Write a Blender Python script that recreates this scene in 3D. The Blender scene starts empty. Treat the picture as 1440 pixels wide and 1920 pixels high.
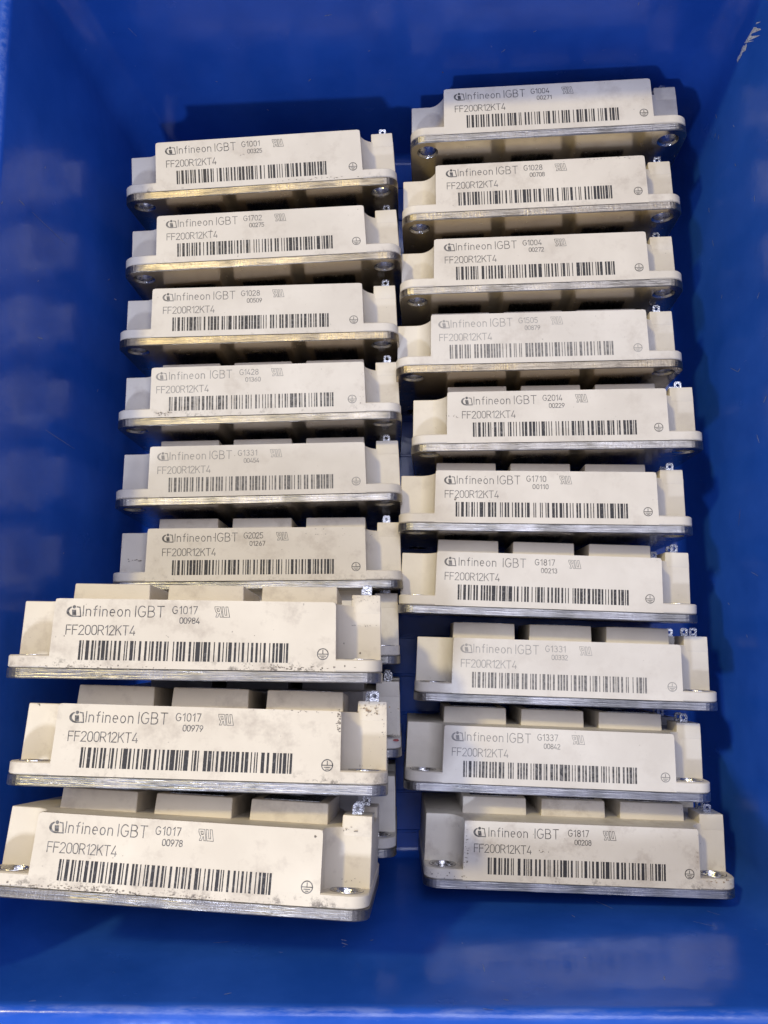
import bpy, bmesh, math, random
from mathutils import Vector, Matrix

R = math.radians
MM = 0.001
C = bpy.context.scene.collection
sc = bpy.context.scene

# ------------------------------------------------------------------ camera
cam_d = bpy.data.cameras.new("camera")
cam = bpy.data.objects.new("camera", cam_d)
C.objects.link(cam)
_c = Vector((-0.0, 0.01, 355.44)) * MM
_r = Vector((0.99968, -0.00327, -0.0251))
_u = Vector((0.00685, 0.98956, 0.14393))
_f = Vector((-0.02437, 0.14406, -0.98927))
cam.matrix_world = Matrix(((_r.x, _u.x, -_f.x, _c.x), (_r.y, _u.y, -_f.y, _c.y), (_r.z, _u.z, -_f.z, _c.z), (0, 0, 0, 1)))
cam_d.sensor_fit = 'VERTICAL'
cam_d.sensor_height = 36.0
cam_d.sensor_width = 27.0
cam_d.lens = 28.975
cam_d.clip_start = 0.01
cam_d.clip_end = 50.0
sc.camera = cam

# ------------------------------------------------------------------ world (dim indoor surroundings)
w = bpy.data.worlds.new("World")
sc.world = w
w.use_nodes = True
nt = w.node_tree
nt.nodes.clear()
wo = nt.nodes.new("ShaderNodeOutputWorld")
bg = nt.nodes.new("ShaderNodeBackground")
bg.inputs["Strength"].default_value = 0.52
tc = nt.nodes.new("ShaderNodeTexCoord")
nz = nt.nodes.new("ShaderNodeTexNoise")
nz.inputs["Scale"].default_value = 2.6
nz.inputs["Detail"].default_value = 1.0
rp = nt.nodes.new("ShaderNodeValToRGB")
rp.color_ramp.elements[0].position = 0.36
rp.color_ramp.elements[0].color = (0.42, 0.45, 0.72, 1)
rp.color_ramp.elements[1].position = 0.64
rp.color_ramp.elements[1].color = (0.98, 1.02, 1.52, 1)
nt.links.new(tc.outputs["Generated"], nz.inputs["Vector"])
nt.links.new(nz.outputs["Fac"], rp.inputs["Fac"])
nt.links.new(rp.outputs["Color"], bg.inputs["Color"])
sx = nt.nodes.new("ShaderNodeSeparateXYZ")       # pale ceiling overhead, dimmer room towards the horizon
nt.links.new(tc.outputs["Generated"], sx.inputs[0])
mr = nt.nodes.new("ShaderNodeMapRange")
mr.interpolation_type = 'SMOOTHSTEP'
mr.inputs["From Min"].default_value = 0.40
mr.inputs["From Max"].default_value = 0.95
mr.inputs["To Min"].default_value = 0.26
mr.inputs["To Max"].default_value = 0.60
nt.links.new(sx.outputs[2], mr.inputs["Value"])
nt.links.new(mr.outputs[0], bg.inputs["Strength"])
nt.links.new(bg.outputs["Background"], wo.inputs["Surface"])


# ------------------------------------------------------------------ lamps
def lamp(name, direction, dist, size, power, color):
    d = bpy.data.lights.new(name, 'AREA')
    d.shape = 'DISK'
    d.size = size
    d.energy = power
    d.color = color
    o = bpy.data.objects.new(name, d)
    C.objects.link(o)
    v = Vector(direction).normalized()
    o.location = Vector((0, 0.04, 0.06)) + v * dist
    o.rotation_euler = v.to_track_quat('Z', 'Y').to_euler()
    return o


lamp("warm_work_lamp", (-0.54, 0.52, 1.0), 2.6, 0.18, 30.0, (1.0, 0.84, 0.40))
fill_lamp = lamp("overhead_fill", (0.10, 0.34, 1.0), 1.55, 0.70, 10.0, (0.79, 0.82, 1.0))  # soft unseen fill, added to lift the shaded tabs and slots
fill_lamp.data.shape = 'SQUARE'
lamp("bench_lamp", (-0.14, -0.29, 0.34), 0.47, 0.035, 1.0, (0.66, 0.74, 1.0))

sc.view_settings.view_transform = 'Standard'
sc.view_settings.look = 'None'
sc.view_settings.gamma = 1.0
sc.view_settings.use_curve_mapping = False
sc.view_settings.exposure = 0.12


# ------------------------------------------------------------------ materials
def new_mat(name):
    m = bpy.data.materials.new(name)
    m.use_nodes = True
    n = m.node_tree
    return m, n, n.nodes["Principled BSDF"]


def node(n, kind, **kw):
    q = n.nodes.new(kind)
    for k, v in kw.items():
        if k in q.inputs:
            q.inputs[k].default_value = v
        else:
            setattr(q, k, v)
    return q


def ramp(n, src, p0, p1, c0=(0, 0, 0, 1), c1=(1, 1, 1, 1)):
    r = n.nodes.new("ShaderNodeValToRGB")
    e = r.color_ramp.elements
    e[0].position, e[0].color = p0, c0
    e[1].position, e[1].color = p1, c1
    n.links.new(src, r.inputs["Fac"])
    return r.outputs["Color"]


def mix(n, fac, a, b):
    m = n.nodes.new("ShaderNodeMix")
    m.data_type = 'RGBA'
    for s, v in ((0, fac), (6, a), (7, b)):
        if hasattr(v, "links"):
            n.links.new(v, m.inputs[s])
        else:
            m.inputs[s].default_value = v
    return m.outputs[2]


def mul(n, a, b, op='MULTIPLY'):
    m = n.nodes.new("ShaderNodeMath")
    m.operation = op
    for s, v in ((0, a), (1, b)):
        if hasattr(v, "links"):
            n.links.new(v, m.inputs[s])
        else:
            m.inputs[s].default_value = v
    return m.outputs[0]


def coords(n, seeded=True, scale=(1, 1, 1)):
    """object coordinates in millimetres, shifted by the object's own random number"""
    t = n.nodes.new("ShaderNodeTexCoord")
    mp = n.nodes.new("ShaderNodeMapping")
    mp.inputs["Scale"].default_value = tuple(1000.0 * s for s in scale)
    n.links.new(t.outputs["Object"], mp.inputs["Vector"])
    if seeded:
        at = n.nodes.new("ShaderNodeAttribute")
        at.attribute_type = 'OBJECT'
        at.attribute_name = "seed"
        cx = n.nodes.new("ShaderNodeCombineXYZ")
        n.links.new(mul(n, at.outputs["Fac"], 531.0), cx.inputs[0])
        n.links.new(mul(n, at.outputs["Fac"], 217.0), cx.inputs[2])
        n.links.new(cx.outputs[0], mp.inputs["Location"])
    return mp.outputs["Vector"]


def attr(n, name):
    a = n.nodes.new("ShaderNodeAttribute")
    a.attribute_type = 'OBJECT'
    a.attribute_name = name
    return a.outputs["Fac"]


def noise(n, vec, scale, detail=3.0, rough=0.55):
    q = n.nodes.new("ShaderNodeTexNoise")
    q.inputs["Scale"].default_value = scale
    q.inputs["Detail"].default_value = detail
    q.inputs["Roughness"].default_value = rough
    n.links.new(vec, q.inputs["Vector"])
    return q.outputs["Fac"]


def bump(n, h, strength, dist):
    b = n.nodes.new("ShaderNodeBump")
    b.inputs["Strength"].default_value = strength
    b.inputs["Distance"].default_value = dist
    n.links.new(h, b.inputs["Height"])
    return b.outputs["Normal"]


def plastic_colour(n, v):
    """aged cream plastic: yellowing, thumb smudges, soot grime near the foot and pin-head specks"""
    base = mix(n, attr(n, "tone"), (0.645, 0.612, 0.54, 1), (0.67, 0.588, 0.435, 1))
    cloud = ramp(n, noise(n, v, 0.045, 4.0), 0.34, 0.7, (0.90, 0.89, 0.88, 1), (1.03, 1.03, 1.03, 1))
    m1 = n.nodes.new("ShaderNodeMix")
    m1.data_type = 'RGBA'
    m1.blend_type = 'MULTIPLY'
    m1.inputs[0].default_value = 1.0
    n.links.new(base, m1.inputs[6])
    n.links.new(cloud, m1.inputs[7])
    smf = ramp(n, noise(n, v, 0.10, 5.0, 0.68), 0.52, 0.78)
    c = mix(n, mul(n, smf, mul(n, attr(n, "dirt"), 0.85)), m1.outputs[2], (0.36, 0.295, 0.22, 1))
    spk = ramp(n, noise(n, v, 0.62, 3.0), 0.70, 0.76)
    zone = ramp(n, noise(n, v, 0.06, 2.0), 0.52, 0.66)
    c = mix(n, mul(n, mul(n, spk, zone), mul(n, attr(n, "dirt"), 1.6)), c, (0.07, 0.055, 0.045, 1))
    # grime that settled along the joint with the metal plate
    t = n.nodes.new("ShaderNodeTexCoord")
    sp = n.nodes.new("ShaderNodeSeparateXYZ")
    n.links.new(t.outputs["Object"], sp.inputs[0])
    foot = n.nodes.new("ShaderNodeMapRange")
    foot.inputs["From Min"].default_value = 0.0064
    foot.inputs["From Max"].default_value = 0.0031
    n.links.new(sp.outputs[1], foot.inputs["Value"])
    g = ramp(n, noise(n, v, 0.42, 5.0, 0.75), 0.52, 0.62)
    gz = ramp(n, noise(n, v, 0.05, 1.0), 0.40, 0.60)
    gf = mul(n, mul(n, mul(n, foot.outputs[0], g), gz), attr(n, "grime"))
    return mix(n, gf, c, (0.09, 0.07, 0.055, 1))


def make_plastic():
    m, n, b = new_mat("cream_plastic")
    v = coords(n)
    n.links.new(plastic_colour(n, v), b.inputs["Base Color"])
    b.inputs["Roughness"].default_value = 0.5
    b.inputs["Specular IOR Level"].default_value = 0.35
    n.links.new(bump(n, noise(n, v, 1.8, 3.0), 0.10, 0.0002), b.inputs["Normal"])
    return m


def make_ink(name, extra):
    """laser marking: dark brown-grey, worn thin in places"""
    m, n, b = new_mat(name)
    v = coords(n)
    wear = ramp(n, noise(n, v, 0.8, 4.0, 0.7), 0.30, 0.66, (0.0, 0, 0, 1), (1, 1, 1, 1))
    f = mul(n, mul(n, attr(n, "ink"), extra, 'ADD'), mul(n, mul(n, wear, 0.35), 0.72, 'ADD'))
    n.links.new(mix(n, f, (0.66, 0.62, 0.54, 1), (0.035, 0.033, 0.032, 1)), b.inputs["Base Color"])
    b.inputs["Roughness"].default_value = 0.55
    b.inputs["Specular IOR Level"].default_value = 0.25
    return m


def make_plate_metal(name, edge):
    m, n, b = new_mat(name)
    v = coords(n)
    b.inputs["Metallic"].default_value = 1.0
    if edge:
        tick = noise(n, coords(n, scale=(1.0, 0.12, 1.0)), 1.3, 4.0, 0.7)      # saw marks across the edge
        line = noise(n, coords(n, scale=(0.03, 1.0, 1.0)), 2.2, 3.0, 0.6)      # drag lines along it
        pit = noise(n, v, 1.3, 3.0, 0.7)
        big = noise(n, v, 0.07, 2.0)
        gl = attr(n, "gilt")
        col = mix(n, ramp(n, big, 0.36, 0.66), (0.20, 0.195, 0.18, 1), (0.43, 0.42, 0.41, 1))
        col = mix(n, gl, col, (0.235, 0.20, 0.145, 1))
        dark = mul(n, ramp(n, pit, 0.50, 0.64), mul(n, ramp(n, big, 0.40, 0.60), mul(n, mul(n, gl, 0.65), 0.15, 'ADD')))
        n.links.new(mix(n, dark, col, (0.13, 0.10, 0.075, 1)), b.inputs["Base Color"])
        n.links.new(ramp(n, line, 0.3, 0.7, (0.24, 0.24, 0.24, 1), (0.48, 0.48, 0.48, 1)), b.inputs["Roughness"])
        h = mix(n, mul(n, ramp(n, big, 0.40, 0.56), mul(n, mul(n, gl, 0.7), 0.3, 'ADD')), line, tick)
        n.links.new(bump(n, h, 0.45, 0.0005), b.inputs["Normal"])
    else:
        big = noise(n, v, 0.05, 3.0)
        c0 = ramp(n, big, 0.3, 0.7, (0.52, 0.49, 0.45, 1), (0.62, 0.60, 0.57, 1))
        n.links.new(mix(n, attr(n, "gilt"), c0, (0.56, 0.46, 0.32, 1)), b.inputs["Base Color"])
        n.links.new(ramp(n, noise(n, v, 0.25, 4.0), 0.3, 0.75, (0.16, 0.16, 0.16, 1), (0.30, 0.30, 0.30, 1)), b.inputs["Roughness"])
        n.links.new(bump(n, noise(n, v, 0.06, 1.0), 0.12, 0.0006), b.inputs["Normal"])
    return m


def make_steel(name, col, r0, r1, bs):
    m, n, b = new_mat(name)
    v = coords(n)
    b.inputs["Metallic"].default_value = 1.0
    b.inputs["Base Color"].default_value = col
    n.links.new(ramp(n, noise(n, v, 1.2, 4.0), 0.3, 0.7, (r0, r0, r0, 1), (r1, r1, r1, 1)), b.inputs["Roughness"])
    n.links.new(bump(n, noise(n, v, 1.4, 3.0), bs, 0.0004), b.inputs["Normal"])
    return m


def make_bin_plastic():
    m, n, b = new_mat("blue_bin_plastic")
    v = coords(n, seeded=False)
    cl = ramp(n, noise(n, v, 0.022, 5.0, 0.6), 0.34, 0.68, (0.011, 0.068, 0.36, 1), (0.022, 0.098, 0.46, 1))
    dust = mul(n, ramp(n, noise(n, v, 0.9, 3.0, 0.7), 0.66, 0.80), 0.10)
    c = mix(n, dust, cl, (0.30, 0.33, 0.42, 1))
    vs = coords(n, seeded=False, scale=(0.25, 0.9, 0.35))
    scr = mul(n, mul(n, ramp(n, noise(n, vs, 1.3, 2.0), 0.735, 0.77), ramp(n, noise(n, v, 0.03, 2.0), 0.5, 0.65)), 0.45)
    c = mix(n, scr, c, (0.25, 0.30, 0.45, 1))
    t = n.nodes.new("ShaderNodeTexCoord")            # lip scuffs, with the rim's bright highlight painted into the colour
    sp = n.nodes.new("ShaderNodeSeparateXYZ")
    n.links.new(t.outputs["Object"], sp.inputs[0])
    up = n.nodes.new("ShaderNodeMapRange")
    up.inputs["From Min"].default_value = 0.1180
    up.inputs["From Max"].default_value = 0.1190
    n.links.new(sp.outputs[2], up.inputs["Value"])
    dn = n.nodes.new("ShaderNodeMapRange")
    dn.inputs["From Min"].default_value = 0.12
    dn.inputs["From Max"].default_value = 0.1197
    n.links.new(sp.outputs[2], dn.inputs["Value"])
    scuff_glint = ramp(n, noise(n, coords(n, False, (0.18, 0.6, 1.0)), 0.35, 4.0, 0.7), 0.42, 0.62)
    c = mix(n, mul(n, mul(n, mul(n, up.outputs[0], dn.outputs[0]), scuff_glint), 0.16), c, (0.55, 0.62, 0.78, 1))
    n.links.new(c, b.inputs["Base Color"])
    n.links.new(ramp(n, noise(n, v, 0.05, 4.0), 0.3, 0.75, (0.11, 0.11, 0.11, 1), (0.30, 0.30, 0.30, 1)), b.inputs["Roughness"])
    b.inputs["Specular IOR Level"].default_value = 0.30
    n.links.new(bump(n, noise(n, v, 0.035, 4.0), 0.30, 0.0016), b.inputs["Normal"])
    return m


def make_flat(name, col, rough):
    m, n, b = new_mat(name)
    v = coords(n, seeded=False)
    n.links.new(mix(n, ramp(n, noise(n, v, 1.5, 4.0, 0.7), 0.35, 0.65), tuple(0.30 * x for x in col[:3]) + (1,), col), b.inputs["Base Color"])
    b.inputs["Roughness"].default_value = rough
    return m


M_PL = make_plastic()
M_INK = make_ink("lettering_ink", 0.0)
M_BAR = make_ink("barcode_ink", 0.22)
M_EDGE = make_plate_metal("nickel_plate_edge", True)
M_BASE = make_plate_metal("nickel_plate_face", False)
M_STEEL = make_steel("bright_steel", (0.46, 0.45, 0.44, 1), 0.08, 0.26, 0.45)
M_PIN = make_steel("tinned_pin", (0.36, 0.36, 0.36, 1), 0.14, 0.34, 0.45)
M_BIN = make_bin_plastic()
M_SCUFF = make_flat("white_scuff", (0.66, 0.70, 0.78, 1), 0.6)
M_SCRATCH = make_flat("pale_scratch", (0.20, 0.25, 0.42, 1), 0.5)
M_SOOT = make_flat("soot_fleck", (0.30, 0.25, 0.19, 1), 0.8)
M_STAIN = make_flat("brown_stain", (0.46, 0.33, 0.20, 1), 0.8)
M_RED = make_flat("red_fleck", (0.45, 0.07, 0.06, 1), 0.6)
M_RUST = make_flat("brown_speck", (0.16, 0.10, 0.05, 1), 0.7)


# ------------------------------------------------------------------ mesh helpers
def obj(name, bm, mats, parent=None, smooth=None):
    me = bpy.data.meshes.new(name)
    bm.to_mesh(me)
    bm.free()
    for m in mats:
        me.materials.append(m)
    if smooth is not None:
        for p in me.polygons:
            p.use_smooth = True
        me.set_sharp_from_angle(angle=R(smooth))
    o = bpy.data.objects.new(name, me)
    C.objects.link(o)
    if parent:
        o.parent = parent
    return o


def rounded_rect(x0, x1, y0, y1, r, n=6):
    pts = []
    for cx, cy, a0 in ((x1 - r, y1 - r, 0), (x0 + r, y1 - r, 90), (x0 + r, y0 + r, 180), (x1 - r, y0 + r, 270)):
        for k in range(n + 1):
            a = R(a0 + 90.0 * k / n)
            pts.append((cx + r * math.cos(a), cy + r * math.sin(a)))
    return pts


def circle(cx, cy, r, n=28):
    return [(cx + r * math.cos(2 * math.pi * k / n), cy + r * math.sin(2 * math.pi * k / n)) for k in range(n)]


def inset_loop(pts, d):
    """shrink a counter-clockwise outline by d"""
    out = []
    n = len(pts)
    for i in range(n):
        p0, p1, p2 = Vector(pts[i - 1]), Vector(pts[i]), Vector(pts[(i + 1) % n])
        e1, e2 = (p1 - p0).normalized(), (p2 - p1).normalized()
        n1, n2 = Vector((-e1.y, e1.x)), Vector((-e2.y, e2.x))
        b = (n1 + n2)
        b = b / max(b.length_squared, 1e-9) * 2.0
        out.append(tuple(p1 + b * d * 1.0))
    return out


def plate(bm, outline, holes, w0, w1, place, cham=0.0, mat_side=0, mat_face=0):
    """solid sheet between heights w0 and w1 with round holes; place maps (a, b, w) to a point"""
    def ring(pts, w):
        return [bm.verts.new(place(a, b, w)) for a, b in pts]

    def bridge(lo, hi, flip):
        n = len(lo)
        for i in range(n):
            j = (i + 1) % n
            q = (lo[i], lo[j], hi[j], hi[i])
            f = bm.faces.new(q[::-1] if flip else q)
            f.material_index = mat_side
    loops = [(outline, False)] + [(h, True) for h in holes]
    tops, bots = [], []
    for pts, hole in loops:
        if cham > 0 and not hole:
            pin = inset_loop(pts, cham)
            rr = [ring(pin, w0), ring(pts, w0 + cham), ring(pts, w1 - cham), ring(pin, w1)]
        else:
            rr = [ring(pts, w0), ring(pts, w1)]
        for a, b in zip(rr[:-1], rr[1:]):
            bridge(a, b, hole)
        bots.append(rr[0])
        tops.append(rr[-1])
    for group in (bots, tops):
        edges = []
        for lp in group:
            for i in range(len(lp)):
                edges.append(bm.edges.get((lp[i], lp[(i + 1) % len(lp)])))
        res = bmesh.ops.triangle_fill(bm, use_beauty=True, use_dissolve=False, edges=edges)
        for g in res["geom"]:
            if isinstance(g, bmesh.types.BMFace):
                g.material_index = mat_face


def prism(bm, prof0, prof1, w0, w1, place):
    a = [bm.verts.new(place(x, y, w0)) for x, y in prof0]
    b = [bm.verts.new(place(x, y, w1)) for x, y in prof1]
    n = len(a)
    fs = [bm.faces.new(a[::-1]), bm.faces.new(b)]
    for i in range(n):
        j = (i + 1) % n
        fs.append(bm.faces.new((a[i], a[j], b[j], b[i])))
    return a + b, fs


def soft_edges(bm, verts, off, seg, ang=28):
    vs = set(verts)
    bm.normal_update()
    es = [e for e in bm.edges if e.verts[0] in vs and e.verts[1] in vs and len(e.link_faces) == 2 and e.calc_face_angle(0) > R(ang)]
    bmesh.ops.bevel(bm, geom=es, offset=off * MM, offset_type='OFFSET', segments=seg, affect='EDGES', clamp_overlap=True, profile=0.6)


# ------------------------------------------------------------------ single-stroke lettering
def arc(cx, cy, rx, ry, a0, a1, n=8):
    return [(cx + rx * math.cos(R(a0 + (a1 - a0) * k / n)), cy + ry * math.sin(R(a0 + (a1 - a0) * k / n))) for k in range(n + 1)]


GLYPH = {
    'I': (0.0, [[(0, 0), (0, 1)]]),
    'n': (0.40, [[(0, 0), (0, 0.68)], [(0, 0.44)] + arc(0.2, 0.45, 0.2, 0.22, 170, 0, 8) + [(0.40, 0)]]),
    'f': (0.30, [[(0.13, 0), (0.13, 0.80)] + arc(0.31, 0.82, 0.18, 0.18, 175, 95, 5), [(0, 0.66), (0.29, 0.66)]]),
    'i': (0.0, [[(0, 0), (0, 0.68)], [(0, 0.88), (0, 0.96)]]),
    'e': (0.42, [[(0.01, 0.37), (0.42, 0.37)] + arc(0.21, 0.35, 0.21, 0.33, 8, 305, 14)]),
    'o': (0.44, [arc(0.22, 0.34, 0.22, 0.33, 0, 360, 18)]),
    'G': (0.60, [arc(0.32, 0.5, 0.32, 0.5, 48, 322, 16) + [(0.60, 0.46), (0.36, 0.46)]]),
    'B': (0.52, [[(0.26, 0.53), (0, 0.53)], [(0.26, 0.53)] + arc(0.26, 0.765, 0.21, 0.235, -80, 90, 7) + [(0, 1), (0, 0), (0.28, 0)] + arc(0.28, 0.265, 0.25, 0.265, -80, 90, 7)]),
    'T': (0.56, [[(0, 1), (0.56, 1)], [(0.28, 0.98), (0.28, 0)]]),
    'F': (0.46, [[(0, 0), (0, 1), (0.46, 1)], [(0.02, 0.52), (0.40, 0.52)]]),
    'R': (0.52, [[(0, 0), (0, 1), (0.26, 1)] + arc(0.26, 0.74, 0.23, 0.26, 85, -90, 8) + [(0.02, 0.48)], [(0.26, 0.46), (0.52, 0)]]),
    'K': (0.50, [[(0, 0), (0, 1)], [(0.50, 1), (0.02, 0.42)], [(0.19, 0.60), (0.52, 0)]]),
    '0': (0.46, [arc(0.23, 0.70, 0.23, 0.30, 0, 180, 8) + arc(0.23, 0.30, 0.23, 0.30, 180, 360, 8) + [(0.46, 0.70)]]),
    '1': (0.24, [[(0, 0.78), (0.22, 1.0), (0.22, 0)]]),
    '2': (0.48, [arc(0.23, 0.75, 0.23, 0.25, 165, -25, 9) + [(0.0, 0.0), (0.48, 0.0)]]),
    '3': (0.46, [arc(0.22, 0.765, 0.21, 0.235, 150, -80, 9) + arc(0.22, 0.27, 0.24, 0.265, 82, -150, 10)]),
    '4': (0.48, [[(0.30, 1), (0.0, 0.22), (0.48, 0.22)], [(0.38, 0.44), (0.38, 0.0)]]),
    '5': (0.46, [[(0.43, 1), (0.06, 1), (0.03, 0.56)] + arc(0.21, 0.31, 0.24, 0.31, 115, -150, 10)]),
    '6': (0.46, [[(0.34, 1.0)] + arc(0.23, 0.30, 0.23, 0.30, 165, 520, 16)]),
    '7': (0.46, [[(0, 1), (0.46, 1), (0.16, 0)]]),
    '8': (0.46, [arc(0.23, 0.77, 0.20, 0.23, -90, 270, 14), arc(0.23, 0.27, 0.23, 0.265, 90, 450, 16)]),
    '9': (0.46, [[(0.12, 0.0)] + arc(0.23, 0.70, 0.23, 0.30, -15, -370, 16)]),
}

# label face of the housing: leans back 0.35 mm over its height
FACE_W0, FACE_W1, FACE_D0, FACE_D1 = 3.05, 22.3, -0.05, 0.30
_layer = [0]


def face_pt(u, wv, lift):
    d = FACE_D0 + (wv - FACE_W0) * (FACE_D1 - FACE_D0) / (FACE_W1 - FACE_W0)
    return Vector((u, wv, 61.4 - d + lift)) * MM


def stroke(bm, pts, width, closed=False):
    """one flat ribbon along a polyline printed on the label face"""
    _layer[0] = (_layer[0] + 1) % 5
    lift = 0.035 + 0.006 * _layer[0]
    q = [pts[0]]
    for p in pts[1:]:
        if (Vector(p) - Vector(q[-1])).length > 1e-4:
            q.append(p)
    if closed and (Vector(q[0]) - Vector(q[-1])).length < 1e-4:
        q.pop()
    n = len(q)
    if n < 2:
        return
    L, Rr = [], []
    for i in range(n):
        a = Vector(q[i - 1]) if (i > 0 or closed) else None
        b = Vector(q[i])
        c = Vector(q[(i + 1) % n]) if (i < n - 1 or closed) else None
        t1 = (b - a).normalized() if a is not None else None
        t2 = (c - b).normalized() if c is not None else None
        if t1 is None:
            t1 = t2
        if t2 is None:
            t2 = t1
        n1, n2 = Vector((-t1.y, t1.x)), Vector((-t2.y, t2.x))
        m = n1 + n2
        if m.length < 0.35:
            m = n1 * 1.0
        else:
            m = m * (2.0 / m.length_squared)
            if m.length > 2.2:
                m = m.normalized() * 2.2
        h = m * (width / 2)
        ext = Vector((0, 0))
        if not closed and i == 0:
            ext = -t2 * width * 0.35
        if not closed and i == n - 1:
            ext = t1 * width * 0.35
        L.append(bm.verts.new(face_pt(*(b + h + ext), lift)))
        Rr.append(bm.verts.new(face_pt(*(b - h + ext), lift)))
    for i in range(n if closed else n - 1):
        j = (i + 1) % n
        f = bm.faces.new((Rr[i], Rr[j], L[j], L[i]))
        f.material_index = 1


def solid(bm, pts, lift=0.05):
    f = bm.faces.new([bm.verts.new(face_pt(u, v, lift)) for u, v in pts])
    f.material_index = 1


def write(bm, text, u, wv, height, width, total, sx=1.1):
    """letters spaced out to fill the given length"""
    gap = (total / height - sum(GLYPH[c][0] * sx for c in text)) / max(1, len(text) - 1)
    for ch in text:
        adv, strokes = GLYPH[ch]
        for s in strokes:
            stroke(bm, [(u + x * height * sx, wv + y * height) for x, y in s], width)
        u += (adv * sx + gap) * height
    return u


def maker_mark(bm, u, wv, h):
    """letter i with a round dot inside an open ring that ends in a slanted bar"""
    s = h / 3.2
    outer = arc(2.0, 1.45, 2.05, 1.50, 112, 292, 14)
    inner = arc(2.1, 1.50, 1.45, 1.18, 286, 120, 14)
    for i in range(len(outer) - 1):
        k = len(inner) - 1 - i
        solid(bm, [(u + s * x, wv + s * y) for x, y in (outer[i], outer[i + 1], inner[k - 1] if k > 0 else inner[0], inner[k])])
    stroke(bm, [(u + s * x, wv + s * y) for x, y in ((1.9, 0.14), (3.95, 0.14), (3.55, 2.6), (2.75, 2.72))], 0.30 * s)
    solid(bm, [(u + s * x, wv + s * y) for x, y in ((1.62, 0.42), (2.72, 0.42), (2.52, 1.95), (1.42, 1.95))], 0.056)
    solid(bm, [(u + s * x, wv + s * y) for x, y in circle(1.98, 2.72, 0.47, 14)], 0.060)


def recognised_mark(bm, u, wv, h):
    """hollow mirrored R and U"""
    s = h / 3.0
    Rm = [(0.15, 2.95), (1.75, 2.95), (1.95, 0.05), (1.40, 0.05), (1.33, 1.05), (1.15, 1.05), (0.72, 0.05), (0.10, 0.05), (0.62, 1.15), (0.28, 1.5), (0.12, 2.3)]
    hole = [(0.68, 2.45), (1.24, 2.45), (1.28, 1.62), (0.80, 1.62)]
    U = [(2.15, 2.95), (2.70, 2.95), (2.78, 0.62), (3.30, 0.62), (3.26, 2.95), (3.82, 2.95), (4.02, 0.05), (2.22, 0.05)]
    for p in (Rm, hole, U):
        stroke(bm, [(u + s * (x + 0.16 * (1.5 - y)), wv + s * y) for x, y in p], 0.15, closed=True)


def earth_mark(bm, u, wv, r):
    stroke(bm, circle(u, wv, r, 24), 0.27, closed=True)
    stroke(bm, [(u, wv + 0.72 * r), (u, wv + 0.10)], 0.24)
    stroke(bm, [(u - 0.86 * r, wv), (u + 0.86 * r, wv)], 0.24)
    stroke(bm, [(u - 0.55 * r, wv - 0.36 * r), (u + 0.55 * r, wv - 0.36 * r)], 0.24)
    stroke(bm, [(u - 0.26 * r, wv - 0.68 * r), (u + 0.26 * r, wv - 0.68 * r)], 0.24)


def barcode(bm, u0, u1, w0, w1, rng):
    seq = [2, 1, 1, 2, 3, 2, 2, 1, 1, 2, 2, 1]
    while len(seq) < 94:
        p = [1] * 6
        for _ in range(5):
            k = rng.randrange(6)
            if p[k] < 4:
                p[k] += 1
        seq += p
    seq += [2, 1, 3, 1, 1, 1, 2]
    if len(seq) % 2 == 0:
        seq = seq[:-1]
    m = (u1 - u0) / sum(seq)
    u = u0
    for i, k in enumerate(seq):
        if i % 2 == 0:
            a, b = u + 0.06 * m, u + k * m + 0.04 * m
            f = bm.faces.new([bm.verts.new(face_pt(x, y, 0.04)) for x, y in ((a, w0), (b, w0), (b, w1), (a, w1))])
            f.material_index = 5
        u += k * m


# ------------------------------------------------------------------ the power module
HOLES = [(-46.5, 6.7), (46.5, 6.7), (-46.5, 54.7), (46.5, 54.7)]


def pl(u, d, wv):          # u along the length, d into the bin, w from plate to terminals
    return Vector((u, wv, 61.4 - d)) * MM


def outline_uv(inset=0.0):
    return [(a, -b) for a, b in rounded_rect(-53.2 + inset, 53.2 - inset, -61.4 + inset, -inset, 5.6 - inset, 7)]


def flip_place(a, b, wv):  # plate() wants CCW outlines
    return pl(a, -b, wv)


def build_plate():
    bm = bmesh.new()
    out = rounded_rect(-53.2, 53.2, -61.4, 0, 5.6, 7)
    plate(bm, out, [circle(u, -d, 4.1) for u, d in HOLES], 0.0, 3.0, flip_place, 0.28, 0, 1)
    bmesh.ops.recalc_face_normals(bm, faces=bm.faces[:])
    return bm


def housing_profile(bw, d0, dt, ue):
    half = bw / 2
    q = [(half, d0), (half + 0.1, 5.2)]
    for k in range(1, 9):                      # concave corner around the screw
        t = k / 8.0
        a = R(40 + 50 * t)
        q.append((half + 0.1 + 7.2 * (math.cos(R(40)) - math.cos(a)) , 5.2 + (dt - 5.2) * (math.sin(a) - math.sin(R(40))) / (1 - math.sin(R(40)))))
    q.append((ue, dt))
    right_near = q
    right_far = [(u, 61.4 - d) for u, d in reversed(q)]
    left_far = [(-u, d) for u, d in reversed(right_far)]
    left_near = [(-u, d) for u, d in reversed(right_near)]
    return right_near + right_far + left_far + left_near


def spot(bm, rng, u, wv, r, d=None, slot=2, stretch=1.0):
    """a small irregular fleck of dirt lying on the label face, or on the recessed end at depth d"""
    pts = []
    a0 = rng.uniform(0, 6.28)
    for k in range(9):
        q = r * rng.uniform(0.55, 1.15)
        a = a0 + 2 * math.pi * k / 9
        pts.append((u + q * stretch * math.cos(a), wv + q / stretch * math.sin(a)))
    lift = 0.075 + rng.uniform(0, 0.02)
    f = bm.faces.new([bm.verts.new(face_pt(a, b, lift) if d is None else pl(a, d - lift, b)) for a, b in pts])
    f.material_index = slot


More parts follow.
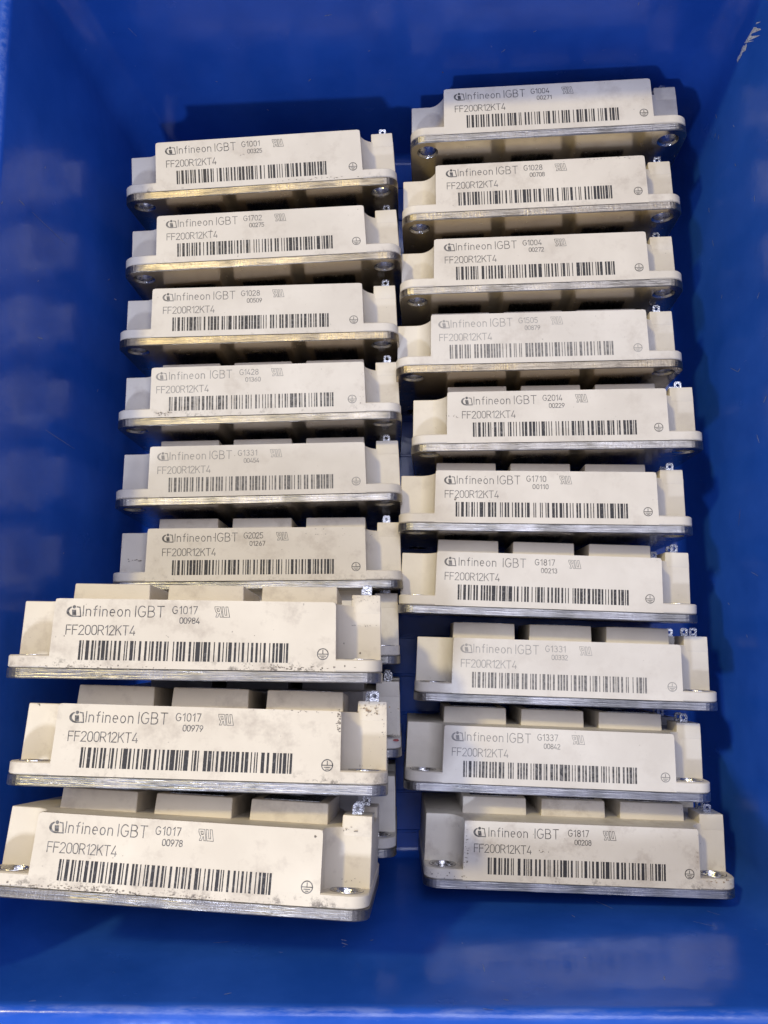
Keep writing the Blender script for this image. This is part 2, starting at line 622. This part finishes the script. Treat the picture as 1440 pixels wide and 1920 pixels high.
def smear(bm, rng, u, wv, su, sw, n, r0, r1, d=None, slot=2):
    for _ in range(n):
        spot(bm, rng, u + rng.gauss(0, su), wv + rng.gauss(0, sw), 0.8 * rng.uniform(r0, r1), d, slot, rng.uniform(0.8, 2.0))


def build_housing(mark):
    bm = bmesh.new()
    plate(bm, rounded_rect(-53.0, 53.0, -61.2, -0.0, 5.6, 7), [circle(u, -d, 4.75) for u, d in HOLES], 3.04, 6.5, flip_place, 0.35, 0, 0)
    n0 = set(bm.verts)
    # body: reaches down to the plate along its long sides
    vs, fs = prism(bm, housing_profile(80.0, 0.05, 10.4, 52.7), housing_profile(79.2, FACE_D1, 10.6, 52.4), 6.3, 22.3, pl)
    soft_edges(bm, vs, 0.45, 3)
    m0 = set(bm.verts)
    for s in (1, -1):                          # the two printed long sides, flush down to the metal
        def side(u, d, wv, s=s):
            return pl(u, d if s > 0 else 61.4 - d, wv)
        pr0 = [(-40.0, FACE_D0), (40.0, FACE_D0), (40.0, 4.0), (-40.0, 4.0)]
        pr1 = [(-39.6, FACE_D1), (39.6, FACE_D1), (39.6, 4.0), (-39.6, 4.0)]
        vs, fs = prism(bm, pr0, pr1, FACE_W0, FACE_W1 + 0.02, side)
        bm.normal_update()
        es = [e for e in bm.edges if e.verts[0] in vs and e.verts[1] in vs and abs(e.verts[0].co.x - e.verts[1].co.x) < 1e-5
              and abs(e.verts[0].co.y - FACE_W1 * MM) < 1e-4 and abs(e.verts[1].co.y - FACE_W1 * MM) < 1e-4]
        bmesh.ops.bevel(bm, geom=es, offset=1.1 * MM, segments=4, affect='EDGES', profile=0.5)
    for s in (1, -1):                          # raised shoulders that carry the connector pins
        d0, d1 = (10.45, 22.0) if s > 0 else (39.4, 50.95)
        vs, fs = prism(bm, [(43.7, d0), (52.4, d0), (52.4, d1), (43.7, d1)], [(43.8, d0 + .05), (52.2, d0 + .05), (52.2, d1 - .05), (43.8, d1 - .05)], 20.0, 25.5, pl)
        soft_edges(bm, vs, 0.4, 2)
    bmesh.ops.recalc_face_normals(bm, faces=bm.faces[:])
    if mark:
        rng = random.Random(mark['serial'])
        for a in mark.get('spots', []):
            spot(bm, rng, *a)
        for a in mark.get('smears', []):
            smear(bm, rng, *a)
        for _ in range(mark.get('flecks', 4)):
            spot(bm, rng, rng.uniform(-38, 38), rng.uniform(4, 21.5), rng.uniform(0.05, 0.16))
    if mark and 'code' in mark:
        du, dw = mark.get('du', 0.0), mark.get('dw', 0.0)
        u = -36.2 + du
        maker_mark(bm, u, 17.15 + dw, 3.3)
        gi = mark.get('gap', 0.0)
        write(bm, "Infineon", u + 4.7 + 0.35 * gi, 17.45 + dw, 2.85, 0.25, 13.1, 1.1)
        write(bm, "IGBT", u + 19.4 + gi, 17.4 + dw, 3.05, 0.25, 8.0, 1.12)
        write(bm, mark['code'], u + 29.8 + 1.6 * gi, 18.45 + dw, 2.05, 0.23, 6.9, 1.1)
        write(bm, mark['serial'], u + 32.0 + 1.6 * gi, 15.75 + dw, 1.6, 0.22, 5.5, 1.15)
        recognised_mark(bm, u + 41.7 + 1.6 * gi, 17.6 + dw, 3.0)
        write(bm, "FF200R12KT4", u + 0.35, 12.25 + dw, 2.6, 0.24, 19.3, 1.12)
        b0 = mark.get('bar', -31.9)
        barcode(bm, b0, b0 + mark.get('len', 58.5), 5.25 + dw, 10.65 + dw, rng)
        earth_mark(bm, mark.get('earth', 36.3) + 0.0, 7.8 + dw, 1.5)
    return bm


def build_block():
    bm = bmesh.new()
    vs, fs = prism(bm, [(-11.4, 13.1), (11.4, 13.1), (11.4, 48.3), (-11.4, 48.3)], [(-11.2, 13.3), (11.2, 13.3), (11.2, 48.1), (-11.2, 48.1)], 22.1, 28.0, pl)
    soft_edges(bm, vs, 0.45, 3)
    bmesh.ops.recalc_face_normals(bm, faces=bm.faces[:])
    return bm


def build_terminal():
    bm = bmesh.new()
    plate(bm, rounded_rect(-8.5, 8.5, -45.5, -15.9, 1.0, 3), [circle(0, -30.7, 3.3, 20)], 27.95, 28.2, flip_place, 0.06, 0, 0)
    bmesh.ops.recalc_face_normals(bm, faces=bm.faces[:])
    return bm


def build_bushing():
    bm = bmesh.new()
    prof = [(4.08, 0.12), (3.35, 0.75), (3.30, 5.7), (3.75, 6.55), (4.2, 6.66), (4.66, 6.66), (4.70, 6.4), (4.70, 3.2), (4.08, 2.9)]
    n = 28
    rings = []
    for r_, z_ in prof:
        rings.append([bm.verts.new(Vector((r_ * math.cos(2 * math.pi * k / n), z_, r_ * math.sin(2 * math.pi * k / n))) * MM) for k in range(n)])
    for a, b in zip(rings, rings[1:] + rings[:1]):
        for k in range(n):
            j = (k + 1) % n
            bm.faces.new((a[k], a[j], b[j], b[k]))
    bmesh.ops.recalc_face_normals(bm, faces=bm.faces[:])
    return bm


def build_pin():
    bm = bmesh.new()
    out = [(-1.4, 21.0), (1.4, 21.0), (1.4, 28.0), (0.95, 28.6), (-0.95, 28.6), (-1.4, 28.0)]
    plate(bm, out, [circle(0, 27.1, 0.62, 14)], -0.28, 0.28, lambda a, b, wv: Vector((a, b, wv)) * MM, 0.05, 0, 0)
    bmesh.ops.recalc_face_normals(bm, faces=bm.faces[:])
    return bm


def build_locknut():
    bm = bmesh.new()
    vs, fs = prism(bm, circle(0, 30.7, 5.2, 6), circle(0, 30.7, 5.2, 6), 27.0, 28.58, pl)
    bmesh.ops.recalc_face_normals(bm, faces=bm.faces[:])
    return bm


PLATE_ME = obj("base_plate", build_plate(), [M_EDGE, M_BASE])
PLAIN_ME = obj("housing", build_housing(None), [M_PL, M_INK], smooth=35)
BLOCK_ME = obj("terminal_block", build_block(), [M_PL], smooth=35)
TERM_ME = obj("terminal_plate", build_terminal(), [M_PIN])
BUSH_ME = obj("mounting_bushing", build_bushing(), [M_STEEL], smooth=40)
PIN_ME = obj("connector_pin", build_pin(), [M_PIN])
SRC = {o.name: o for o in (PLATE_ME, PLAIN_ME, BLOCK_ME, TERM_ME, BUSH_ME, PIN_ME)}
for o in SRC.values():
    C.objects.unlink(o)


def part(kind, parent, loc=(0, 0, 0), seed=0.0, props=None, rot=None):
    o = SRC[kind].copy()
    C.objects.link(o)
    o.parent = parent
    o.location = Vector(loc) * MM
    if rot:
        o.rotation_euler = rot
    o["seed"] = seed
    for k, v in (props or {}).items():
        o[k] = v
    return o


def pose_matrix(x, y, z, psi, al, be):
    rot = Matrix.Rotation(R(psi), 3, 'Z') @ Matrix.Rotation(R(al), 3, 'X') @ Matrix.Rotation(R(be), 3, 'Y')
    loc = Vector((x, y, z)) + rot @ Vector((0, 0, -61.4))
    m = rot.to_4x4()
    m.translation = loc * MM
    return m


def power_module(pose, label, mark, seed, tone=0.5, dirt=0.5, grime=0.1, ink=1.0, gilt=0.3, group="power modules standing on edge in the bin"):
    root = bpy.data.objects.new("power_module", None)
    root.empty_display_size = 0.02
    C.objects.link(root)
    root.matrix_world = pose_matrix(*pose)
    root["label"] = label
    root["category"] = "power module"
    root["group"] = group
    pr = dict(tone=tone, dirt=dirt, grime=grime, ink=ink)
    part("base_plate", root, seed=seed, props=dict(gilt=gilt))
    if mark:
        h = obj("housing", build_housing(mark), [M_PL, M_INK, M_SOOT, M_STAIN, M_RED, M_BAR], root, smooth=35)
        h["seed"] = seed
        for k, v in pr.items():
            h[k] = v
    else:
        part("housing", root, seed=seed, props=pr)
    for k, u in enumerate((-28.0, 0.0, 28.0)):
        b = part("terminal_block", root, (u, 0, 0), seed + 0.11 * k, pr)
        part("terminal_plate", b, seed=seed + 0.07 * k)
    for u, d in HOLES:
        part("mounting_bushing", root, (u, 0, 61.4 - d), seed + u * 0.003 + d * 0.001)
    rng = random.Random(int(seed * 1e4))
    for d in (13.0, 20.0, 41.4, 48.4):
        part("connector_pin", root, (47.6 + rng.uniform(-.3, .3), 0, 61.4 - d), seed + d * 0.01, rot=(R(rng.uniform(-3, 3)), R(rng.uniform(-6, 6)), R(rng.uniform(-2, 2))))
    return root


# ------------------------------------------------------------------ the bin
def bin_rect(z):
    t = z / 120.0
    return (-113.5 - 12.5 * t, 120.0 + 8.0 * t, -91.0 - 8.0 * t, 218.0 + 10.0 * t)


def build_shell():
    bm = bmesh.new()
    secs = []

    def sec(z, grow=0.0, r=13.0):
        x0, x1, y0, y1 = bin_rect(max(0.0, min(z, 120.0)))
        secs.append([(a, b, z) for a, b in rounded_rect(x0 - grow, x1 + grow, y0 - grow, y1 + grow, r + grow, 8)])
    for k in range(6):                          # fillet from floor into walls
        a = R(90.0 * k / 5)
        sec(4.0 * (1 - math.cos(a)), -4.0 * (1 - math.sin(a)), 13.0)
    for z in (20, 40, 60, 80, 100, 117):
        sec(z)
    for k in range(1, 6):                       # rounded lip
        a = R(90.0 * k / 5)
        sec(117.0 + 3.0 * math.sin(a), 3.0 * (1 - math.cos(a)))
    sec(120.0, 14.0)
    for k in range(1, 4):
        a = R(90.0 * k / 3)
        sec(118.0 + 2.0 * math.cos(a), 14.0 + 2.0 * math.sin(a))
    sec(100.0, 16.0)
    sec(100.0, 13.5)
    sec(116.5, 13.5)
    sec(116.5, 3.2)
    sec(0.0, 3.2)
    sec(-3.0, 1.5)
    loops = [[bm.verts.new(Vector(p) * MM) for p in s] for s in secs]
    for a, b in zip(loops[:-1], loops[1:]):
        n = len(a)
        for i in range(n):
            j = (i + 1) % n
            bm.faces.new((a[i], b[i], b[j], a[j]))
    bm.faces.new(loops[0])
    bm.faces.new(loops[-1][::-1])
    bmesh.ops.recalc_face_normals(bm, faces=bm.faces[:])
    return bm


def wall_point(wall, p, off):
    """point p slid onto the inner wall surface, off mm proud of it"""
    x, y, z = p
    x0, x1, y0, y1 = bin_rect(max(0.0, min(z, 117.0)))
    if wall == 'right':
        return Vector((x1 - off, y, z)) * MM
    if wall == 'left':
        return Vector((x0 + off, y, z)) * MM
    if wall == 'back':
        return Vector((x, y1 - off, z)) * MM
    return Vector((x, y0 + off, z)) * MM


MARKS = [
    ('right', [125.6, 216.8, 84.5], [125.4, 211.1, 80.9]),
    ('right', [125.4, 210.3, 80.8], [124.9, 210.1, 73.3]),
    ('right', [124.1, 241.8, 61.1], [124.6, 237.3, 68.3]),
    ('right', [123.5, 192.5, 51.9], [123.5, 193.6, 53.0]),
    ('right', [123.7, 189.7, 54.8], [123.7, 191.5, 55.5]),
    ('right', [125.2, 150.8, 78.4], [125.2, 153.1, 78.7]),
    ('right', [122.9, 165.7, 43.3], [122.9, 167.7, 43.1]),
    ('right', [123.5, 98.1, 52.5], [123.9, 94.8, 58.0]),
    ('right', [123.9, 94.8, 58.0], [124.0, 95.5, 59.8]),
    ('right', [125.0, 78.3, 74.7], [125.1, 80.2, 76.9]),
    ('right', [124.6, 68.5, 68.5], [124.7, 65.2, 69.9]),
    ('right', [123.5, 44.2, 52.7], [123.4, 38.5, 50.6]),
    ('right', [123.8, 20.9, 57.5], [124.2, 19.0, 62.7]),
    ('right', [123.3, 127.1, 48.9], [123.3, 128.5, 49.5]),
    ('right', [123.6, 201.1, 54.0], [123.6, 198.9, 54.7]),
    ('right', [124.4, 172.8, 66.4], [124.5, 171.2, 67.0]),
    ('right', [124.5, 187.7, 67.1], [124.5, 186.6, 67.9]),
    ('right', [122.5, 10.6, 38.1], [122.6, 9.7, 39.3]),
    ('right', [123.4, -1.4, 51.2], [123.5, -2.5, 51.9]),
    ('right', [123.0, 153.3, 44.5], [123.0, 150.4, 45.0]),
    ('right', [125.0, 115.9, 75.5], [125.1, 117.5, 77.2]),
    ('back', [-132.3, 220.1, 25.3], [-133.8, 219.6, 19.8]),
    ('back', [-37.8, 222.1, 49.4], [-36.6, 222.2, 50.6]),
    ('back', [16.5, 222.4, 53.2], [16.9, 222.4, 52.3]),
    ('back', [-28.2, 224.8, 81.7], [-25.4, 224.9, 82.4]),
    ('back', [-75.6, 222.2, 50.4], [-74.8, 222.2, 50.1]),
    ('back', [39.1, 223.2, 62.6], [40.5, 223.3, 64.2]),
    ('back', [86.2, 225.0, 83.5], [86.3, 225.1, 84.8]),
    ('back', [-102.2, 224.5, 78.3], [-100.3, 224.2, 74.2]),
    ('back', [-12.8, 223.4, 64.5], [-11.9, 223.4, 65.0]),
    ('back', [50.0, 224.0, 72.2], [51.1, 224.1, 73.0]),
    ('back', [-57.4, 220.8, 33.6], [-56.6, 220.7, 32.9]),
    ('left', [-123.3, 158.8, 93.8], [-123.2, 159.8, 93.6]),
    ('left', [-123.3, 117.5, 94.2], [-123.2, 118.3, 93.3]),
    ('left', [-123.1, 98.7, 92.2], [-122.8, 99.3, 88.9]),
    ('left', [-118.6, 92.4, 49.0], [-118.5, 93.7, 48.3]),
    ('left', [-125.6, 134.4, 116.0], [-125.7, 133.3, 116.7]),
    ('left', [-124.7, 139.7, 107.4], [-124.4, 139.5, 104.3]),
    ('left', [-123.9, 139.5, 99.8], [-121.6, 139.2, 77.3]),
    ('left', [-118.2, 140.0, 44.7], [-118.0, 141.3, 42.9]),
    ('left', [-120.6, 27.8, 68.1], [-120.5, 28.2, 67.4]),
    ('left', [-122.3, 68.7, 84.0], [-120.1, 66.5, 63.8]),
    ('left', [-117.5, 134.8, 38.5], [-117.3, 135.1, 36.6]),
    ('front', [-20.8, -96.2, 78.5], [-19.0, -96.3, 79.3]),
    ('front', [-20.4, -96.4, 80.8], [-18.5, -96.5, 82.3]),
    ('front', [-19.1, -96.5, 83.0], [-20.0, -96.6, 83.8]),
    ('front', [-11.6, -96.3, 79.2], [-10.6, -96.2, 78.4]),
    ('front', [22.3, -97.3, 94.4], [22.5, -97.6, 99.0]),
    ('front', [26.0, -98.6, 114.7], [27.4, -98.7, 115.2]),
    ('front', [17.1, -96.4, 80.3], [17.5, -96.4, 80.7]),
    ('front', [53.1, -97.0, 89.6], [53.6, -97.0, 90.3]),
    ('front', [102.4, -94.6, 54.6], [105.6, -94.9, 58.1]),
    ('front', [94.8, -95.2, 63.4], [101.1, -95.5, 67.5]),
    ('front', [71.1, -94.5, 53.2], [66.7, -94.1, 46.7]),
    ('front', [55.7, -94.9, 58.7], [56.4, -95.0, 60.4]),
    ('front', [-60.8, -96.4, 81.3], [-55.9, -96.4, 80.5]),
    ('front', [73.5, -97.7, 100.9], [72.8, -97.9, 103.4]),
    ('front', [-50.4, -98.5, 113.2], [-48.5, -98.5, 112.3]),
    ('front', [19.9, -99.0, 120.0], [22.7, -99.0, 120.5]),
]


def build_marks(bm):
    rng = random.Random(5)
    for i, (wall, a, b) in enumerate(MARKS):
        a, b = Vector(a), Vector(b)
        t = (b - a)
        ax = Vector((0, 0, 1)) if abs(t.z) < 0.7 * t.length else (Vector((0, 1, 0)) if wall in ('right', 'left') else Vector((1, 0, 0)))
        nrm = {'right': Vector((-1, 0, 0)), 'left': Vector((1, 0, 0)), 'back': Vector((0, -1, 0)), 'front': Vector((0, 1, 0))}[wall]
        side = t.normalized().cross(nrm)
        big = i in (0,)
        wid = 8.0 if big else (1.3 if i in (1, 21) else (0.22 if t.length < 4 else 0.11))
        n = 16 if big else 7
        L_, R_ = [], []
        for k in range(n + 1):
            s = k / n
            p = a + t * s + side * rng.uniform(-0.5, 0.5) * wid
            hw = wid * (0.25 + 0.75 * math.sin(math.pi * min(max(s, 0.06), 0.94)) ** 0.6) * rng.uniform(0.6, 1.1)
            L_.append(bm.verts.new(wall_point(wall, p + side * hw, 0.05)))
            R_.append(bm.verts.new(wall_point(wall, p - side * hw, 0.05)))
        for k in range(n):
            f = bm.faces.new((R_[k], R_[k + 1], L_[k + 1], L_[k]))
            f.material_index = 2 if i in (11, 23) else (1 if i in (0, 1, 2, 21, 42, 43, 44) else 3)


def build_bin():
    root = bpy.data.objects.new("storage_bin", None)
    C.objects.link(root)
    root["label"] = "large glossy blue plastic bin with scuffed walls that holds all the modules"
    root["category"] = "bin"
    bm = build_shell()
    build_marks(bm)
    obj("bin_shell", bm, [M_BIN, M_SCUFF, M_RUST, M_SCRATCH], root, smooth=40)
    # shallow strips moulded across the floor
    bm = bmesh.new()
    y = -82.0
    while y < 212:
        vs, fs = prism(bm, [(-108, y), (114, y), (114, y + 1.6), (-108, y + 1.6)], [(-107.6, y + .4), (113.6, y + .4), (113.6, y + 1.2), (-107.6, y + 1.2)], -0.3, 0.5, lambda a, b, c: Vector((a, b, c)) * MM)
        y += 15.8
    bmesh.ops.recalc_face_normals(bm, faces=bm.faces[:])
    obj("floor_ribs", bm, [M_BIN], root)
    return root


build_bin()

# ------------------------------------------------------------------ the modules, as they stand
G = dict
MODULES = [
    # pose (x, y, z of the plate edge at label height, yaw, lean, roll), label, marking, tone, dirt, grime, ink
    ((-54.6, 167.4, 60.9, 2.90, 5.37, -0.13), "cream module printed G1001 00325, rearmost of the row beside the shaded bin wall",
     G(code="G1001", serial="00325", smears=[(-6.5, 15.3, 0.8, 0.2, 4, 0.12, 0.25), (24, 3.9, 7, 0.3, 22, 0.1, 0.35)], du=0.25, len=58.0), 0.50, 0.55, 0.7, 0.95),
    ((-53.3, 137.3, 61.8, 2.51, -0.24, 0.31), "cream module printed G1702 00275, directly in front of the one printed G1001",
     G(code="G1702", serial="00275", du=0.05, len=59.2), 0.48, 0.45, 0.3, 0.88),
    ((-54.5, 107.3, 61.1, 1.15, 0.02, 0.54), "cream module printed G1028 00509, between those printed G1702 and G1428",
     G(code="G1028", serial="00509", du=0.45, len=58.8), 0.45, 0.35, 0.2, 0.86),
    ((-53.7, 76.5, 61.1, 1.36, -0.90, 0.76), "cream module printed G1428 01360 with a soot smear at the start of its barcode",
     G(code="G1428", serial="01360", smears=[(-34.5, 4.4, 2.2, 0.45, 26, 0.12, 0.4), (38.6, 12, 0.4, 4, 10, 0.08, 0.2)], spots=[(41.5, 20.5, 0.8, 9.2, 4)], du=-1.7, dw=0.1, gap=0.9, bar=-32.9, len=61.0, earth=35.0), 0.42, 0.6, 0.9, 0.72),
    ((-53.6, 46.5, 60.0, 1.15, -2.19, 1.30), "pale module printed G1331 00454 in faint lettering, white blocks peeking out behind",
     G(code="G1331", serial="00454", du=-0.65, dw=-0.3, bar=-32.4, len=60.3), 0.35, 0.30, 0.2, 0.66),
    ((-53.7, 15.4, 60.0, 0.26, -1.42, 0.65), "cream module printed G2025 01267, partly covered by the top layer in front of it",
     G(code="G2025", serial="01267", smears=[(-47, 12, 2, 0.3, 8, 0.15, 0.4, 10.3), (30, 20, 7, 1.0, 14, 0.08, 0.25), (20, 12, 12, 5, 16, 0.08, 0.2)], flecks=12, du=2.0, bar=-30.2, len=58.5), 0.50, 0.75, 0.4, 0.95),
    ((56.5, 187.7, 62.3, 0.83, -0.72, -1.90), "module printed G1004 00271, rearmost of all, its base fully in view under it",
     G(code="G1004", serial="00271", du=0.4, bar=-31.2, len=58.0), 0.45, 0.55, 0.1, 1.0),
    ((53.0, 156.0, 61.7, 0.99, -0.03, -1.73), "module printed G1028 00708 with grey smudges at the end away from its logo",
     G(code="G1028", serial="00708", smears=[(28, 21.6, 8, 0.3, 24, 0.08, 0.25), (20, 2.6, 8, 0.2, 8, 0.1, 0.25)], du=0.4, bar=-31.4, len=58.0), 0.60, 0.75, 0.3, 0.95),
    ((51.8, 126.0, 61.6, 0.19, -1.96, -2.24), "module printed G1004 00272, in front of the smudged one printed 00708",
     G(code="G1004", serial="00272", du=0.25, bar=-31.6, len=59.0), 0.55, 0.45, 0.1, 0.95),
    ((50.3, 95.1, 62.0, 0.31, -0.05, -1.31), "module printed G1505 00879 with very faded lettering and a golden plate edge",
     G(code="G1505", serial="00879", du=-0.75, dw=-0.2, bar=-33.0, len=60.0, earth=35.9), 0.38, 0.55, 0.2, 0.60),
    ((55.8, 65.1, 61.7, -0.13, 0.74, -2.01), "module printed G2014 00229, a small dark tick before its type line",
     G(code="G2014", serial="00229", smears=[(-38.3, 13.2, 0.9, 0.12, 7, 0.12, 0.28)], spots=[(-36.2, 12.6, 0.22, None, 2, 2.5)], du=1.6, bar=-30.5, len=59.0), 0.50, 0.40, 0.1, 0.90),
    ((50.8, 35.2, 61.1, -1.24, -0.82, -1.27), "module printed G1710 00110 with a black dot under its type line",
     G(code="G1710", serial="00110", spots=[(-32.6, 11.5, 0.42), (-32.2, 11.9, 0.3)], du=-0.35, bar=-32.4, len=61.5, earth=36.2), 0.52, 0.40, 0.1, 0.92),
    ((50.5, 4.8, 61.4, -2.24, 0.38, -1.31), "clean module printed G1817 00213, wide gaps between its words",
     G(code="G1817", serial="00213", du=-0.75, gap=1.5, bar=-32.0, len=60.0, earth=35.4), 0.45, 0.22, 0.1, 0.88),
    ((56.0, -25.7, 60.9, -1.99, -0.26, -1.07), "pale module printed G1331 00332 in faint lettering, over a dark dull plate edge",
     G(code="G1331", serial="00332", du=-0.9, bar=-32.9, len=60.5), 0.38, 0.28, 0.1, 0.62),
    ((52.3, -56.0, 60.9, -2.22, -1.21, -0.00), "module printed G1337 00842, its logo end in the shadow of the top layer",
     G(code="G1337", serial="00842", du=-0.9, bar=-32.9, len=59.5), 0.42, 0.25, 0.1, 0.74),
    ((58.8, -87.5, 61.2, -2.16, -0.44, 1.00), "stained module printed G1817 00208 with both screw holes open, nearest the front wall",
     G(code="G1817", serial="00208", smears=[(-39.0, 11, 0.4, 4.5, 26, 0.1, 0.35), (-13.5, 13.2, 1.5, 0.35, 9, 0.12, 0.35), (39, 15, 0.4, 4, 14, 0.08, 0.25), (-46, 4.6, 3, 0.8, 14, 0.1, 0.35, -0.05), (47, 5.6, 3, 0.4, 12, 0.15, 0.45, -0.05, 3)], flecks=9, du=-0.45, gap=1.5, bar=-31.7, len=60.0), 0.50, 1.0, 0.7, 1.0),
    ((-59.4, -13.2, 123.8, -0.93, -3.03, 1.94), "yellowed top-layer module printed G1017 00984, furthest back of the three on top",
     G(code="G1017", serial="00984", smears=[(26, 3.8, 8, 0.35, 60, 0.1, 0.4), (-28, 3.5, 8, 0.25, 26, 0.1, 0.3), (48, 24.3, 2.2, 0.6, 16, 0.08, 0.25, 10.3), (46, 16.5, 2, 0.15, 14, 0.08, 0.22, 10.3)], spots=[(46.5, 8.5, 0.3, 10.3)], flecks=6), 0.85, 0.95, 1.0, 0.95),
    ((-58.1, -42.8, 123.4, -1.66, -5.99, 0.99), "yellowed top-layer module printed G1017 00979, middle of the three on top",
     G(code="G1017", serial="00979", smears=[(39.0, 19.5, 0.4, 1.8, 30, 0.1, 0.4), (30, 22.0, 5, 0.15, 14, 0.1, 0.25), (48, 23, 2.4, 0.9, 34, 0.1, 0.4, 10.3, 3), (48, 23, 2.4, 1.0, 20, 0.08, 0.22, 10.3), (-40, 6.6, 4, 0.12, 12, 0.1, 0.3, 2.0), (51.5, 16, 0.3, 4, 12, 0.08, 0.2, 10.3), (44, 7.4, 2, 0.2, 12, 0.08, 0.2, 10.3)], flecks=5), 0.88, 0.90, 0.8, 0.95),
    ((-63.3, -73.2, 123.7, -3.18, -6.23, -1.39), "yellowed top-layer module printed G1017 00978, cut off by the frame, nearest the front rim",
     G(code="G1017", serial="00978", du=0.1, smears=[(-22, 3.6, 12, 0.4, 70, 0.1, 0.45), (10, 3.5, 12, 0.2, 26, 0.08, 0.25), (46, 8.5, 2.5, 0.3, 18, 0.08, 0.22, 10.3), (45, 21.6, 1.8, 0.3, 10, 0.1, 0.35, 10.3)], spots=[(37.6, 20.6, 0.4)], flecks=8), 0.90, 0.80, 1.0, 0.92),
    # lower layer, almost hidden under the three above
    ((-54.9, -11.0, 61.4, -0.3, -0.5, 0.3), "module under the one printed 00984, only its pin end showing", None, 0.3, 0.5, 0.4, 1.0),
    ((-54.6, -42.7, 61.4, -0.6, -0.5, 0.3), "module under the one printed 00979, only a pale end with a red fleck showing", G(serial="plain", spots=[(51.2, 6.2, 0.8, -0.06, 4, 1.6)], smears=[(50, 6.7, 1.5, 0.12, 10, 0.12, 0.3, 10.3)]), 0.25, 0.5, 0.2, 1.0),
    ((-56.6, -75.3, 61.4, -1.2, -0.5, 0.3), "module under the one printed 00978, a pale end with one screw hole showing", None, 0.25, 0.3, 0.2, 1.0),
]
GILT = [1.0, 0.8, 1.0, 0.5, 0.35, 0.15, 0.4, 0.8, 0.6, 1.0, 0.5, 0.15, 0.1, 0.0, 0.0, 0.0, 0.3, 0.1, 0.45, 0.1, 0.1, 0.1]
for k, (pose, label, mark, tone, dirt, grime, ink) in enumerate(MODULES):
    power_module(pose, label, mark, 0.13 + 0.617 * k % 1.0 + 0.01 * k, tone, dirt, grime, ink, GILT[k],
                 "power modules lying on top of the others" if 16 <= k <= 18 else "power modules standing on edge in the bin")
